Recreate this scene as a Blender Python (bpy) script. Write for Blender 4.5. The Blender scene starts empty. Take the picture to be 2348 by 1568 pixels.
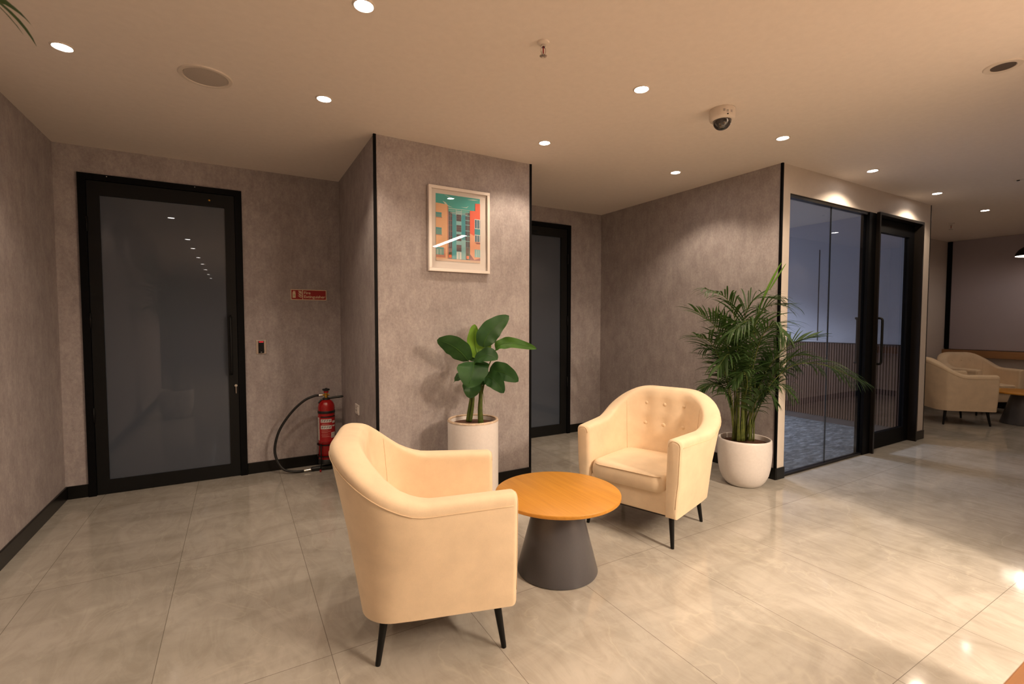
import bpy, bmesh, math, random
from mathutils import Vector, Matrix, Euler
R = math.radians
scn = bpy.context.scene
COL = scn.collection

# ------------------------------------------------------------------ camera, world, exposure
cd = bpy.data.cameras.new('camera')
cam = bpy.data.objects.new('camera', cd)
COL.objects.link(cam)
cam.location = (0, 0, 1.3)
cam.rotation_mode = 'XYZ'
cam.rotation_euler = (R(90 - 2.507), R(-0.02), R(-30.082))
cd.sensor_fit = 'HORIZONTAL'
cd.sensor_width = 36.0
cd.lens = 36.0 * 1091.23 / 2348.0
cd.clip_start = 0.02
cd.clip_end = 60
cd.dof.use_dof = True
cd.dof.focus_distance = 2.9
cd.dof.aperture_fstop = 4.2
scn.camera = cam

w = bpy.data.worlds.new('world')
scn.world = w
w.use_nodes = True
w.node_tree.nodes['Background'].inputs[0].default_value = (0.9, 0.8, 0.7, 1)
w.node_tree.nodes['Background'].inputs[1].default_value = 0.02

scn.view_settings.view_transform = 'Standard'
scn.view_settings.look = 'None'
scn.view_settings.gamma = 1.0
scn.view_settings.exposure = 0.0
scn.view_settings.use_curve_mapping = False
scn.cycles.max_bounces = 9
scn.cycles.diffuse_bounces = 5
scn.cycles.transparent_max_bounces = 16
scn.cycles.sample_clamp_indirect = 6.0
scn.cycles.caustics_reflective = False
scn.cycles.caustics_refractive = False

WARM = (1.0, 0.79, 0.59)
SPOT_W = 27.0
LINE_W = 60.0

H = 2.563            # ceiling height
XL, YA, YB, YP = -1.10, 4.58, 4.43, 3.296
XP0, XP1, XG, YG, XE, XF, YR, YO, XO = 0.832, 2.084, 3.798, 2.253, 6.585, 9.88, 3.14, 0.42, 3.42

# ------------------------------------------------------------------ helpers
def link(o, parent=None):
    COL.objects.link(o)
    if parent: o.parent = parent
    return o

def obj(name, bm, mats, parent=None, smooth=False, angle=None):
    me = bpy.data.meshes.new(name)
    bmesh.ops.recalc_face_normals(bm, faces=bm.faces)
    bm.to_mesh(me); bm.free()
    for m in (mats if isinstance(mats, (list, tuple)) else [mats]): me.materials.append(m)
    if smooth:
        for p in me.polygons: p.use_smooth = True
        if angle is not None:
            me.set_sharp_from_angle(angle=R(angle))
    return link(bpy.data.objects.new(name, me), parent)

def thing(name, label, cat, loc=(0, 0, 0), rz=0, group=None):
    o = bpy.data.objects.new(name, None)
    o.empty_display_size = 0.1
    COL.objects.link(o)
    o.location = loc; o.rotation_euler = (0, 0, rz)
    o['label'] = label; o['category'] = cat
    if group: o['group'] = group
    return o

def tag(o, label, cat, group=None):
    o['label'] = label; o['category'] = cat
    if group: o['group'] = group
    return o

def struct(name, bm=None, mats=None, parent=None, smooth=False):
    if bm is None:
        o = bpy.data.objects.new(name, None); COL.objects.link(o)
    else:
        o = obj(name, bm, mats, parent, smooth)
    if parent is None: o['kind'] = 'structure'
    return o

def dup(root, loc, rz, label):
    r = root.copy(); COL.objects.link(r); r.location = loc; r.rotation_euler = (0, 0, rz); r['label'] = label
    for ch in list(root.children):
        c = ch.copy(); COL.objects.link(c); c.parent = r
        for g in ch.children:
            d = g.copy(); COL.objects.link(d); d.parent = c
    return r

def NB(): return bmesh.new()

def add_box(bm, x0, x1, y0, y1, z0, z1, mi=0, bev=0.0, seg=2):
    vs = [bm.verts.new((x, y, z)) for x in (x0, x1) for y in (y0, y1) for z in (z0, z1)]
    fs = [bm.faces.new([vs[i] for i in q]) for q in ((0, 1, 3, 2), (4, 6, 7, 5), (0, 4, 5, 1), (2, 3, 7, 6), (0, 2, 6, 4), (1, 5, 7, 3))]
    for f in fs: f.material_index = mi
    if bev > 0:
        es = list({e for f in fs for e in f.edges})
        r = bmesh.ops.bevel(bm, geom=es, offset=bev, segments=seg, profile=0.5, affect='EDGES')
        for f in r['faces']: f.material_index = mi

def box(x0, x1, y0, y1, z0, z1, bev=0.0, seg=2):
    bm = NB(); add_box(bm, x0, x1, y0, y1, z0, z1, 0, bev, seg); return bm

def add_lathe(bm, prof, n=48, c=(0, 0, 0), mi=0, closed_top=True, closed_bot=True):
    rings = []
    for r, z in prof:
        if r < 1e-6:
            rings.append([bm.verts.new((c[0], c[1], c[2] + z))])
        else:
            rings.append([bm.verts.new((c[0] + r * math.cos(2 * math.pi * k / n), c[1] + r * math.sin(2 * math.pi * k / n), c[2] + z)) for k in range(n)])
    for a, b in zip(rings, rings[1:]):
        for k in range(n):
            k2 = (k + 1) % n
            if len(a) == 1 and len(b) == 1: continue
            if len(a) == 1: f = bm.faces.new((a[0], b[k2], b[k]))
            elif len(b) == 1: f = bm.faces.new((a[k], a[k2], b[0]))
            else: f = bm.faces.new((a[k], a[k2], b[k2], b[k]))
            f.material_index = mi
    if closed_bot and len(rings[0]) > 1: bm.faces.new(rings[0]).material_index = mi
    if closed_top and len(rings[-1]) > 1: bm.faces.new(rings[-1]).material_index = mi

def lathe(prof, n=48, c=(0, 0, 0)):
    bm = NB(); add_lathe(bm, prof, n, c); return bm

def catmull(pts, n=8):
    pts = [Vector(p) for p in pts]
    P = [2 * pts[0] - pts[1]] + pts + [2 * pts[-1] - pts[-2]]
    out = []
    for i in range(1, len(P) - 2):
        for k in range(n):
            t = k / n
            a, b, c, d = P[i - 1], P[i], P[i + 1], P[i + 2]
            out.append(0.5 * ((2 * b) + (c - a) * t + (2 * a - 5 * b + 4 * c - d) * t * t + (3 * b - a - 3 * c + d) * t ** 3))
    out.append(pts[-1].copy())
    return out

def add_tube(bm, pts, rad, n=10, mi=0, cap=True):
    pts = [Vector(p) for p in pts]
    m = len(pts)
    rr = rad if isinstance(rad, (list, tuple)) else [rad] * m
    up = Vector((0, 0, 1))
    t0 = (pts[1] - pts[0]).normalized()
    if abs(t0.dot(up)) > 0.95: up = Vector((1, 0, 0))
    nrm = (up - t0 * up.dot(t0)).normalized()
    rings = []
    for i in range(m):
        t = (pts[min(i + 1, m - 1)] - pts[max(i - 1, 0)]).normalized()
        nrm = (nrm - t * nrm.dot(t)).normalized()
        bi = t.cross(nrm)
        rings.append([bm.verts.new(pts[i] + (nrm * math.cos(2 * math.pi * k / n) + bi * math.sin(2 * math.pi * k / n)) * rr[i]) for k in range(n)])
    for a, b in zip(rings, rings[1:]):
        for k in range(n):
            bm.faces.new((a[k], a[(k + 1) % n], b[(k + 1) % n], b[k])).material_index = mi
    if cap:
        bm.faces.new(rings[0]).material_index = mi; bm.faces.new(rings[-1]).material_index = mi

def tube(pts, rad, n=10):
    bm = NB(); add_tube(bm, pts, rad, n); return bm

def add_poly(bm, pts, mi=0):
    f = bm.faces.new([bm.verts.new(p) for p in pts]); f.material_index = mi

# ------------------------------------------------------------------ materials
def mat(name, col=(.8, .8, .8), rough=.5, metal=0.0, spec=.5, coat=0, coat_r=.03, emit=None, es=0, sheen=0, trans=0):
    m = bpy.data.materials.new(name); m.use_nodes = True
    b = m.node_tree.nodes['Principled BSDF']
    b.inputs['Base Color'].default_value = (*col, 1)
    b.inputs['Roughness'].default_value = rough
    b.inputs['Metallic'].default_value = metal
    b.inputs['Specular IOR Level'].default_value = spec
    b.inputs['Coat Weight'].default_value = coat
    b.inputs['Coat Roughness'].default_value = coat_r
    b.inputs['Sheen Weight'].default_value = sheen
    if emit: b.inputs['Emission Color'].default_value = (*emit, 1); b.inputs['Emission Strength'].default_value = es
    return m

class G:
    """tiny node builder"""
    def __init__(s, m): s.m = m; s.t = m.node_tree; s.b = s.t.nodes['Principled BSDF']
    def n(s, ty, **kw):
        o = s.t.nodes.new(ty)
        for k, v in kw.items(): setattr(o, k, v)
        return o
    def l(s, a, b): s.t.links.new(a, b)
    def coord(s, scale=(1, 1, 1), loc=(0, 0, 0)):
        tc = s.n('ShaderNodeTexCoord'); mp = s.n('ShaderNodeMapping')
        mp.inputs['Scale'].default_value = scale; mp.inputs['Location'].default_value = loc
        s.l(tc.outputs['Object'], mp.inputs['Vector']); return mp.outputs[0]
    def noise(s, vec, scale, detail=4, rough=.55, dist=0):
        o = s.n('ShaderNodeTexNoise'); o.inputs['Scale'].default_value = scale; o.inputs['Detail'].default_value = detail
        o.inputs['Roughness'].default_value = rough; o.inputs['Distortion'].default_value = dist
        s.l(vec, o.inputs['Vector']); return o.outputs['Fac']
    def ramp(s, fac, stops):
        o = s.n('ShaderNodeValToRGB'); e = o.color_ramp.elements
        while len(e) < len(stops): e.new(.5)
        for i, (p, c) in enumerate(stops): e[i].position = p; e[i].color = (*c, 1) if len(c) == 3 else c
        s.l(fac, o.inputs[0]); return o.outputs[0]
    def mix(s, a, b, fac, blend='MIX'):
        o = s.n('ShaderNodeMix', data_type='RGBA', blend_type=blend)
        if isinstance(fac, (int, float)): o.inputs[0].default_value = fac
        else: s.l(fac, o.inputs[0])
        for k, v in ((6, a), (7, b)):
            if isinstance(v, tuple): o.inputs[k].default_value = (*v, 1)
            else: s.l(v, o.inputs[k])
        return o.outputs[2]
    def math(s, op, a, b=0):
        o = s.n('ShaderNodeMath', operation=op)
        for k, v in ((0, a), (1, b)):
            if isinstance(v, (int, float)): o.inputs[k].default_value = v
            else: s.l(v, o.inputs[k])
        return o.outputs[0]
    def bump(s, h, strength=.2, dist=.002):
        o = s.n('ShaderNodeBump'); o.inputs['Strength'].default_value = strength; o.inputs['Distance'].default_value = dist
        s.l(h, o.inputs['Height']); s.l(o.outputs[0], s.b.inputs['Normal'])
    def base(s, c): s.l(c, s.b.inputs['Base Color'])
    def rough(s, c): s.l(c, s.b.inputs['Roughness'])

def wallpaper():
    m = mat('wallpaper', rough=.78, spec=.25); g = G(m)
    a = g.noise(g.coord((1, 1, .75)), 9.0, 7, .66, .2)
    c = g.ramp(a, [(.32, (.345, .302, .297)), (.50, (.395, .350, .344)), (.68, (.445, .400, .392))])
    st = g.noise(g.coord((1, 1, .22)), 34, 3, .6)
    c = g.mix(c, g.ramp(st, [(.3, (.86, .86, .86)), (.7, (1.08, 1.08, 1.08))]), .6, 'MULTIPLY')
    md = g.noise(g.coord((1, 1, .7)), 75, 6, .7)
    c = g.mix(c, g.ramp(md, [(.35, (.84, .84, .84)), (.65, (1.12, 1.12, 1.12))]), .8, 'MULTIPLY')
    f = g.noise(g.coord(), 420, 2, .6)
    c = g.mix(c, g.ramp(f, [(.3, (.80, .80, .80)), (.7, (1.15, 1.15, 1.15))]), .7, 'MULTIPLY')
    g.base(c); g.bump(f, .25, .0012)
    return m

def floor_tile():
    m = mat('polished_tile', rough=.13, spec=.5); g = G(m)
    br = g.n('ShaderNodeTexBrick'); br.offset = 0; br.squash = 1
    g.l(g.coord(loc=(.29 + 5.85, -0.745 + 11.65, 0)), br.inputs['Vector'])
    for k, v in (('Scale', 1), ('Mortar Size', .0011), ('Mortar Smooth', .1), ('Bias', 0), ('Brick Width', .585), ('Row Height', 1.165)):
        br.inputs[k].default_value = v
    br.inputs['Color1'].default_value = (.94, .94, .94, 1); br.inputs['Color2'].default_value = (1.03, 1.03, 1.03, 1)
    v = g.noise(g.coord((1.0, 2.3, 1)), 1.6, 7, .6, 1.0)
    c = g.ramp(v, [(.28, (.375, .350, .305)), (.5, (.450, .422, .375)), (.72, (.52, .49, .44))])
    v2 = g.noise(g.coord((3.2, 1.1, 1), (3, 1, 0)), 2.6, 8, .68, 1.6)
    c = g.mix(c, g.ramp(v2, [(.38, (.86, .85, .83)), (.55, (1, 1, 1)), (.75, (1.06, 1.06, 1.06))]), .8, 'MULTIPLY')
    # thin light veins
    v3 = g.noise(g.coord((1.2, .9, 1), (7, 2, 0)), 1.5, 5, .5, .8)
    d = g.math('ABSOLUTE', g.math('SUBTRACT', v3, .52))
    ve = g.ramp(d, [(0.0, (1, 1, 1)), (.006, (0, 0, 0))])
    c = g.mix(c, (.62, .58, .50), g.math('MULTIPLY', ve, .25))
    c = g.mix(c, br.outputs['Color'], 1.0, 'MULTIPLY')
    c = g.mix(c, (.17, .15, .125), br.outputs['Fac'])
    g.base(c)
    rr = g.noise(g.coord(), 5, 4, .6)
    g.rough(g.ramp(rr, [(.3, (.06, .06, .06)), (.7, (.11, .11, .11))]))
    g.bump(g.math('ADD', g.noise(g.coord(), 2.2, 2, .5), g.math('MULTIPLY', br.outputs['Fac'], -.4)), .06, .004)
    return m

def fabric(name, col):
    m = mat(name, col, rough=.9, spec=.15, sheen=.35); g = G(m)
    n1 = g.noise(g.coord(), 9, 4, .6); n2 = g.noise(g.coord(), 900, 2, .5)
    d = tuple(c * .94 for c in col); b = tuple(min(1, c * 1.05) for c in col)
    c = g.ramp(n1, [(.3, d), (.65, b)])
    c = g.mix(c, g.ramp(n2, [(.3, (.86, .86, .86)), (.7, (1.08, 1.08, 1.08))]), .6, 'MULTIPLY')
    g.base(c); g.bump(n2, .3, .0006)
    g.b.inputs['Sheen Tint'].default_value = (1, .85, .65, 1)
    return m

def wood(name, c1, c2, rough=.35, axis=0, scale=1.0, coat=.2):
    m = mat(name, c1, rough=rough, coat=coat, coat_r=.2); g = G(m)
    sc = [26 * scale] * 3; sc[axis] = 1.4 * scale
    a = g.noise(g.coord(tuple(sc)), 1.0, 6, .65, .6)
    sc2 = [120 * scale] * 3; sc2[axis] = 4 * scale
    b = g.noise(g.coord(tuple(sc2)), 1.0, 3, .5)
    c = g.ramp(a, [(.3, c1), (.7, c2)])
    c = g.mix(c, g.ramp(b, [(.3, (.88, .88, .88)), (.6, (1.05, 1.05, 1.05))]), .6, 'MULTIPLY')
    g.base(c)
    return m

def speckled(name, col, amt=.06, rough=.45, scale=60):
    m = mat(name, col, rough=rough, spec=.4); g = G(m)
    a = g.noise(g.coord(), scale, 4, .6)
    g.base(g.ramp(a, [(.3, tuple(c * (1 - amt) for c in col)), (.7, tuple(min(1, c * (1 + amt * .5)) for c in col))]))
    g.bump(a, .08, .001)
    return m

def leaf_mat(name, c1, c2, rough=.38, scale=12):
    m = mat(name, c1, rough=rough + .08, spec=.3); g = G(m)
    a = g.noise(g.coord(), scale, 4, .6)
    g.base(g.ramp(a, [(.3, c1), (.7, c2)]))
    out = g.t.nodes['Material Output']
    tr = g.n('ShaderNodeBsdfTranslucent'); tr.inputs[0].default_value = (c2[0] * 1.3, c2[1] * 1.5, c2[2] * .8, 1)
    mx = g.n('ShaderNodeMixShader'); mx.inputs[0].default_value = .16
    g.l(g.b.outputs[0], mx.inputs[1]); g.l(tr.outputs[0], mx.inputs[2]); g.l(mx.outputs[0], out.inputs[0])
    return m

def clear_glass(name, tint=(.8, .85, .9), refl=1.0, base=.07):
    m = bpy.data.materials.new(name); m.use_nodes = True; t = m.node_tree; t.nodes.clear()
    out = t.nodes.new('ShaderNodeOutputMaterial'); mx = t.nodes.new('ShaderNodeMixShader')
    tr = t.nodes.new('ShaderNodeBsdfTransparent'); tr.inputs[0].default_value = (*tint, 1)
    gl = t.nodes.new('ShaderNodeBsdfGlossy'); gl.inputs['Roughness'].default_value = 0.0
    gl.inputs[0].default_value = (refl, refl, refl, 1)
    lw = t.nodes.new('ShaderNodeLayerWeight'); lw.inputs[0].default_value = .5
    pw = t.nodes.new('ShaderNodeMath'); pw.operation = 'POWER'; pw.inputs[1].default_value = 5; t.links.new(lw.outputs['Facing'], pw.inputs[0])
    ma = t.nodes.new('ShaderNodeMath'); ma.operation = 'MULTIPLY_ADD'; ma.inputs[1].default_value = .93; ma.inputs[2].default_value = base; t.links.new(pw.outputs[0], ma.inputs[0])
    t.links.new(ma.outputs[0], mx.inputs[0]); t.links.new(tr.outputs[0], mx.inputs[1]); t.links.new(gl.outputs[0], mx.inputs[2])
    t.links.new(mx.outputs[0], out.inputs[0])
    return m

M = {}
M['paper'] = wallpaper()
M['tile'] = floor_tile()
M['ceil'] = speckled('ceiling_paint', (.84, .76, .69), .03, .85, 25)
M['cream'] = speckled('cream_paint', (.72, .64, .56), .03, .7, 30)
M['lilac'] = speckled('pale_grey_panel', (.54, .54, .59), .03, .5, 30)
M['white_wall'] = speckled('white_wall_paint', (.62, .55, .50), .03, .7, 30)
M['black'] = mat('black_aluminium', (.003, .003, .0035), .5, 0, .1)
M['brown_black'] = mat('bronze_black_profile', (.012, .009, .007), .32, .2, .35)
M['matte_black'] = mat('matte_black_steel', (.004, .004, .004), .5, 0, .25)
M['skirt'] = mat('black_skirting', (.006, .0056, .005), .3, 0, .3)
M['fabric'] = fabric('cream_fabric', (.785, .62, .435))
M['seam'] = mat('seam_thread', (.72, .55, .37), .9)
M['table_wood'] = wood('oak_laminate', (.47, .20, .018), (.58, .265, .032), .45, 1, 1.0, 0)
M['sill_wood'] = wood('window_sill_wood', (.30, .14, .05), (.40, .20, .08), .5, 1)
M['desk_wood'] = wood('brown_desk_wood', (.22, .09, .025), (.32, .14, .04), .4, 0)
M['slat_wood'] = wood('walnut_slat', (.12, .055, .028), (.18, .088, .048), .5, 2)
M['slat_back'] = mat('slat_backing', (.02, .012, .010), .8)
M['cone'] = speckled('grey_powder_coat', (.090, .089, .100), .08, .30, 200)
M['pot'] = speckled('white_glazed_pot', (.78, .73, .70), .05, .4, 50)
M['pot_rim'] = speckled('worn_pot_rim', (.60, .46, .34), .35, .6, 40)
M['soil'] = speckled('potting_soil', (.10, .042, .022), .6, .95, 90)
M['leaf_dark'] = leaf_mat('dark_leaf', (.018, .060, .018), (.035, .10, .026))
M['leaf_lime'] = leaf_mat('lime_leaf', (.11, .24, .02), (.17, .33, .03))
M['leaf_mid'] = leaf_mat('mid_leaf', (.045, .13, .018), (.07, .17, .024))
M['palm'] = leaf_mat('palm_leaflet', (.022, .052, .014), (.055, .105, .028), .42, 9)
M['palm_light'] = leaf_mat('palm_spear', (.09, .20, .02), (.14, .27, .03), .42, 9)
M['cane'] = leaf_mat('palm_cane', (.055, .085, .018), (.17, .19, .045), .45, 30)
M['plant_stem'] = leaf_mat('plant_stem', (.05, .09, .015), (.12, .15, .03), .45, 40)
M['red'] = mat('extinguisher_red', (.36, .004, .005), .18, 0, .5, .5)
M['rubber'] = mat('black_rubber', (.012, .012, .012), .42)
M['brass'] = mat('brass', (.70, .42, .07), .3, 1)
M['chrome'] = mat('chrome', (.75, .73, .70), .18, 1)
M['steel'] = mat('brushed_steel', (.55, .47, .42), .35, 1)
M['sign_red'] = mat('sign_red', (.33, .006, .008), .4)
M['sign_cream'] = mat('sign_cream', (.78, .62, .42), .5)
M['sign_green'] = mat('sign_pale_green', (.50, .50, .24), .5)
M['white_plastic'] = mat('white_plastic', (.75, .70, .66), .4)
M['grey_print'] = mat('grey_print', (.28, .24, .24), .5)
M['led_red'] = mat('red_indicator', (.5, .01, .02), .4, emit=(1, .05, .06), es=.35)
M['frost'] = mat('frosted_grey_glass', (.040, .053, .078), .55, 0, .5, 1.0, .01)
M['glass'] = clear_glass('smoke_tinted_glass', (.76, .80, .86), 1.0)
M['art_glass'] = clear_glass('picture_glass', (.97, .97, .97), 1.0, .03)
M['glass_edge'] = mat('glass_edge', (.015, .025, .03), .25, 0, .5)
M['blind'] = speckled('roller_blind_cloth', (.42, .37, .40), .03, .9, 250)
M['frame_white'] = mat('white_frame', (.80, .72, .66), .3)
M['mat_board'] = mat('mat_board', (.80, .74, .70), .8)
M['bulb'] = mat('lamp_lens', (1, 1, 1), .5, emit=(1, .93, .88), es=38)
M['lamp_off'] = mat('unlit_lamp_lens', (.10, .08, .07), .3)
M['trim_white'] = mat('fixture_white', (.74, .66, .58), .45)
M['speaker_mesh'] = speckled('speaker_grille', (.52, .46, .41), .25, .7, 900)
M['linear'] = mat('linear_diffuser', (1, 1, 1), .5, emit=(1, .86, .70), es=9)
M['dome'] = mat('smoked_dome', (.035, .03, .027), .08, 0, .6, 1, .01)
M['lamp_in'] = mat('pendant_inside', (.9, .86, .8), .5, emit=(1, .9, .82), es=2.2)

def carpet():
    m = mat('grey_carpet', rough=.95, spec=.1); g = G(m)
    a = g.noise(g.coord((2.2, 6.5, 1)), 3.4, 8, .75, .5); f = g.noise(g.coord(), 220, 2)
    c = g.ramp(a, [(.36, (.055, .058, .062)), (.5, (.12, .125, .13)), (.64, (.28, .285, .295))])
    c = g.mix(c, g.ramp(f, [(.3, (.7, .7, .7)), (.7, (1.2, 1.2, 1.2))]), .7, 'MULTIPLY')
    g.base(c); g.bump(f, .5, .003); return m
M['carpet'] = carpet()

# ------------------------------------------------------------------ shell
T = .12
struct('floor', box(-2.6, 10.1, -10.2, YA + .12, -.06, 0), M['tile'])
struct('floor_meeting_room', box(XG + .12, XE - .06, YG + .07, 6.3, 0.0005, .006), M['carpet'])
struct('ceiling', box(-2.6, 10.1, -10.2, 6.5, H, H + .08), M['ceil'])
# left wall and the wider hall behind
struct('wall_left', box(XL - T, XL, -.6, YA + T, 0, H), M['paper'])
struct('wall_hall_return', box(-2.2, XL - T, -.6, -.6 + T, 0, H), M['paper'])
struct('wall_hall_left', box(-2.32, -2.2, -10.1, -.48, 0, H), M['paper'])
struct('wall_rear', box(-2.32, XO, -10.12, -10, 0, H), M['paper'])
# door wall (left bay) in three pieces round the doorway
D1a, D1b, DH = -.968, .060, 2.37
def wall_with_hole(name, x0, x1, y0, y1, holes, m, hh):
    bm = NB(); x = x0
    for a, b in holes:
        if a > x: add_box(bm, x, a, y0, y1, 0, H)
        add_box(bm, a, b, y0, y1, hh, H)
        x = b
    if x < x1: add_box(bm, x, x1, y0, y1, 0, H)
    return struct(name, bm, m)
wall_with_hole('wall_back_left', XL, XP0 + .0, YA, YA + T, [(D1a + .005, D1b - .005)], M['paper'], DH - .005)
# pillar between the bays
struct('wall_pillar', box(XP0, XP1, YP, YA + T, 0, H), M['paper'])
D2a, D2b = 2.32, 3.336
wall_with_hole('wall_back_right', XP1, XG, YB, YB + T, [(D2a + .005, D2b - .005)], M['paper'], DH - .005 + .02)
struct('wall_side_right', box(XG, XG + .06, YG, YB + T, 0, H), M['paper'])
# meeting room front, cream
bm = NB()
add_box(bm, XG + .012, 3.914, YG - .002, YG + .12, 0, H)
add_box(bm, 3.914, 6.36, YG - .002, YG + .12, 2.34, H)
add_box(bm, 6.36, XE, YG - .002, YG + .12, 0, H)
struct('wall_meeting_front', bm, M['cream'])
bm = NB()
add_box(bm, XE - .05, XE, YG + .12, 6.3, 0, H)
struct('wall_meeting_right', bm, M['lilac'])
struct('wall_meeting_back', box(XG + .06, XE, 6.3, 6.42, 0, H), M['lilac'])
struct('wall_meeting_left', box(XG + .06, XG + .12, YG + .12, 6.3, 0, H), M['lilac'])
# lounge walls
struct('wall_lounge_back', box(XE, XF + .12, YR, YR + T, 0, H), M['white_wall'])
bm = NB()
add_box(bm, XF, XF + .12, YO, YR, 0, .80)
add_box(bm, XF + .05, XF + .12, YO, YR, .80, H)
struct('wall_lounge_far', bm, M['white_wall'])
bm = NB()
add_box(bm, XO, XF + .12, YO - .12, YO, 0, H)
add_box(bm, XO, XO + .12, -10, YO - .12, 0, H)
struct('wall_opposite', bm, M['white_wall'])

# skirtings
SK = .095
def skirt(name, x0, x1, y0, y1, m=None):
    struct(name, box(x0, x1, y0, y1, 0, SK, .003), m or M['skirt'])
skirt('baseboard_left', XL, XL + .012, -.6, YA)
skirt('baseboard_back_left', XL + .012, D1a - .001, YA - .012, YA)
skirt('baseboard_door_side', D1b + .001, XP0 - .012, YA - .012, YA)
skirt('baseboard_pillar_side', XP0 - .012, XP0, YP + .0, YA)
skirt('baseboard_pillar_front', XP0, XP1, YP - .012, YP)
skirt('baseboard_pillar_right', XP1, XP1 + .012, YP, YB)
skirt('baseboard_back_right', D2b + .001, XG - .012, YB - .012, YB)
skirt('baseboard_side_right', XG - .012, XG, YG - .012, YB)
skirt('baseboard_meeting_corner', XG - .0, 3.912, YG - .014, YG - .002)
skirt('baseboard_meeting_door', 6.362, XE + .006, YG - .014, YG - .002, M['brown_black'])
skirt('baseboard_lounge_back', XE, XF, YR - .012, YR)
skirt('baseboard_lounge_far', XF - .012, XF, YO, YR - .012)
skirt('baseboard_opposite', XO, XF - .012, YO, YO + .012)
# slim black corner profiles
def strip(name, x0, x1, y0, y1, z0=0.0, m=None): struct(name, box(x0, x1, y0, y1, z0, H - .0), m or M['black'])
strip('trim_pillar_left', XP0 - .006, XP0 + .012, YP - .006, YP + .012)
strip('trim_pillar_right', XP1 - .012, XP1 + .006, YP - .006, YP + .012)
strip('trim_meeting_left', XG - .004, XG + .014, YG - .006, YG + .012)
strip('trim_meeting_right', XE - .004, XE + .006, YG - .006, YG + .008, m=M['brown_black'])

# slatted wainscot in the meeting room
bm = NB(); y = YG + .13
while y < 5.2:
    add_box(bm, XE - .072, XE - .052, y, y + .0185, .08, 1.025, 0, 0)
    y += .0295
ws = struct('wall_slat_panel', bm, M['slat_wood'])
obj('backing_board', box(XE - .056, XE - .0505, YG + .125, 5.25, .08, 1.025), M['slat_back'], ws)
obj('top_rail', box(XE - .075, XE - .0505, YG + .125, 5.25, 1.022, 1.032), M['slat_back'], ws)
struct('baseboard_meeting_right', box(XE - .066, XE - .0505, YG + .125, 6.2, .006, .08), mat('grey_brown_skirting', (.10, .075, .065), .5))
bm = NB(); add_box(bm, XE - .0525, XE - .0503, 3.355, 3.366, 1.05, 2.22)
struct('trim_panel_groove', bm, M['slat_back'])

# ------------------------------------------------------------------ doors
def pull_handle(parent, x, y, z0, z1, out, r=.011, nm='pull_handle', m=None):
    pts = [(x, y, z0), (x, y - out + .02, z0), (x, y - out + .006, z0 + .006), (x, y - out, z0 + .02), (x, y - out, z1 - .02), (x, y - out + .006, z1 - .006), (x, y - out + .02, z1), (x, y, z1)]
    return obj(nm, tube(pts, r, 12), m or M['matte_black'], parent, True)

def glazed_door(name, x0, x1, y, zt, lx0, lx1, gx0, gx1, gz0, gz1, label=None):
    """outer frame, leaf of black aluminium, frosted pane; front faces at y-0.02"""
    e = struct(name)
    bm = NB()
    add_box(bm, x0, lx0, y - .022, y + .07, 0, zt)
    add_box(bm, lx1, x1, y - .022, y + .07, 0, zt)
    add_box(bm, lx0, lx1, y - .022, y + .07, zt - .045, zt)
    obj('door_frame', bm, M['black'], e)
    bm = NB(); a, b, t = lx0 + .003, lx1 - .003, zt - .049
    add_box(bm, a, gx0, y - .012, y + .03, .006, t)
    add_box(bm, gx1, b, y - .012, y + .03, .006, t)
    add_box(bm, gx0, gx1, y - .012, y + .03, .006, gz0)
    add_box(bm, gx0, gx1, y - .012, y + .03, gz1, t)
    leaf = obj('door_leaf', bm, M['matte_black'], e)
    obj('glass_pane', box(gx0, gx1, y + .002, y + .014, gz0, gz1), M['frost'], leaf)
    return e, leaf
d1, leaf1 = glazed_door('door_1', D1a, D1b, YA, DH, D1a + .045, D1b - .05, -.848, -.062, .108, 2.22)
pull_handle(leaf1, -.040, YA - .012, .868, 1.338, .062)
obj('lock', lathe([(0, -.004), (.011, -.004), (.011, .006), (0, .006)], 20), M['chrome'], leaf1, True, 40).matrix_local = Matrix.Translation((-.012, YA - .018, .765)) @ Matrix.Rotation(R(90), 4, 'X')
obj('key', box(-.015, -.009, YA - .03, YA - .024, .70, .762, .001), M['steel'], leaf1)
for z in (.55, 1.25, 1.95):
    obj('hinge', tube([(D1a + .046, YA - .022, z), (D1a + .046, YA - .022, z + .11)], .007, 10), M['matte_black'], d1, True)
for x in (-.80, -.26):
    obj('screw', lathe([(0, 0), (.005, 0), (.003, .003), (0, .003)], 10), M['chrome'], d1, True).matrix_local = Matrix.Translation((x, YA - .022, DH - .012)) @ Matrix.Rotation(R(90), 4, 'X')
obj('stop_button', lathe([(0, 0), (.009, 0), (.007, .006), (0, .008)], 14), M['brass'], leaf1, True).matrix_local = Matrix.Translation((-.165, YA - .012, 2.268)) @ Matrix.Rotation(R(90), 4, 'X')
d2, leaf2 = glazed_door('door_2', D2a, D2b, YB, DH + .02, D2a + .045, D2b - .045, 2.44, 3.20, .118, 2.245)
for z in (.55, 1.25, 1.95):
    obj('hinge', tube([(D2b - .046, YB - .022, z), (D2b - .046, YB - .022, z + .11)], .007, 10), M['matte_black'], d2, True)
obj('door_closer', box(2.60, 2.86, YB - .055, YB - .012, 2.28, 2.33, .004), M['matte_black'], leaf2)
# near-black walls paint the darkness of the rooms behind the frosted doors
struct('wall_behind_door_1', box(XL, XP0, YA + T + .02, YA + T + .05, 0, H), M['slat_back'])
struct('wall_behind_door_2', box(XP1, XG, YB + T + .02, YB + T + .05, 0, H), M['slat_back'])

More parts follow.
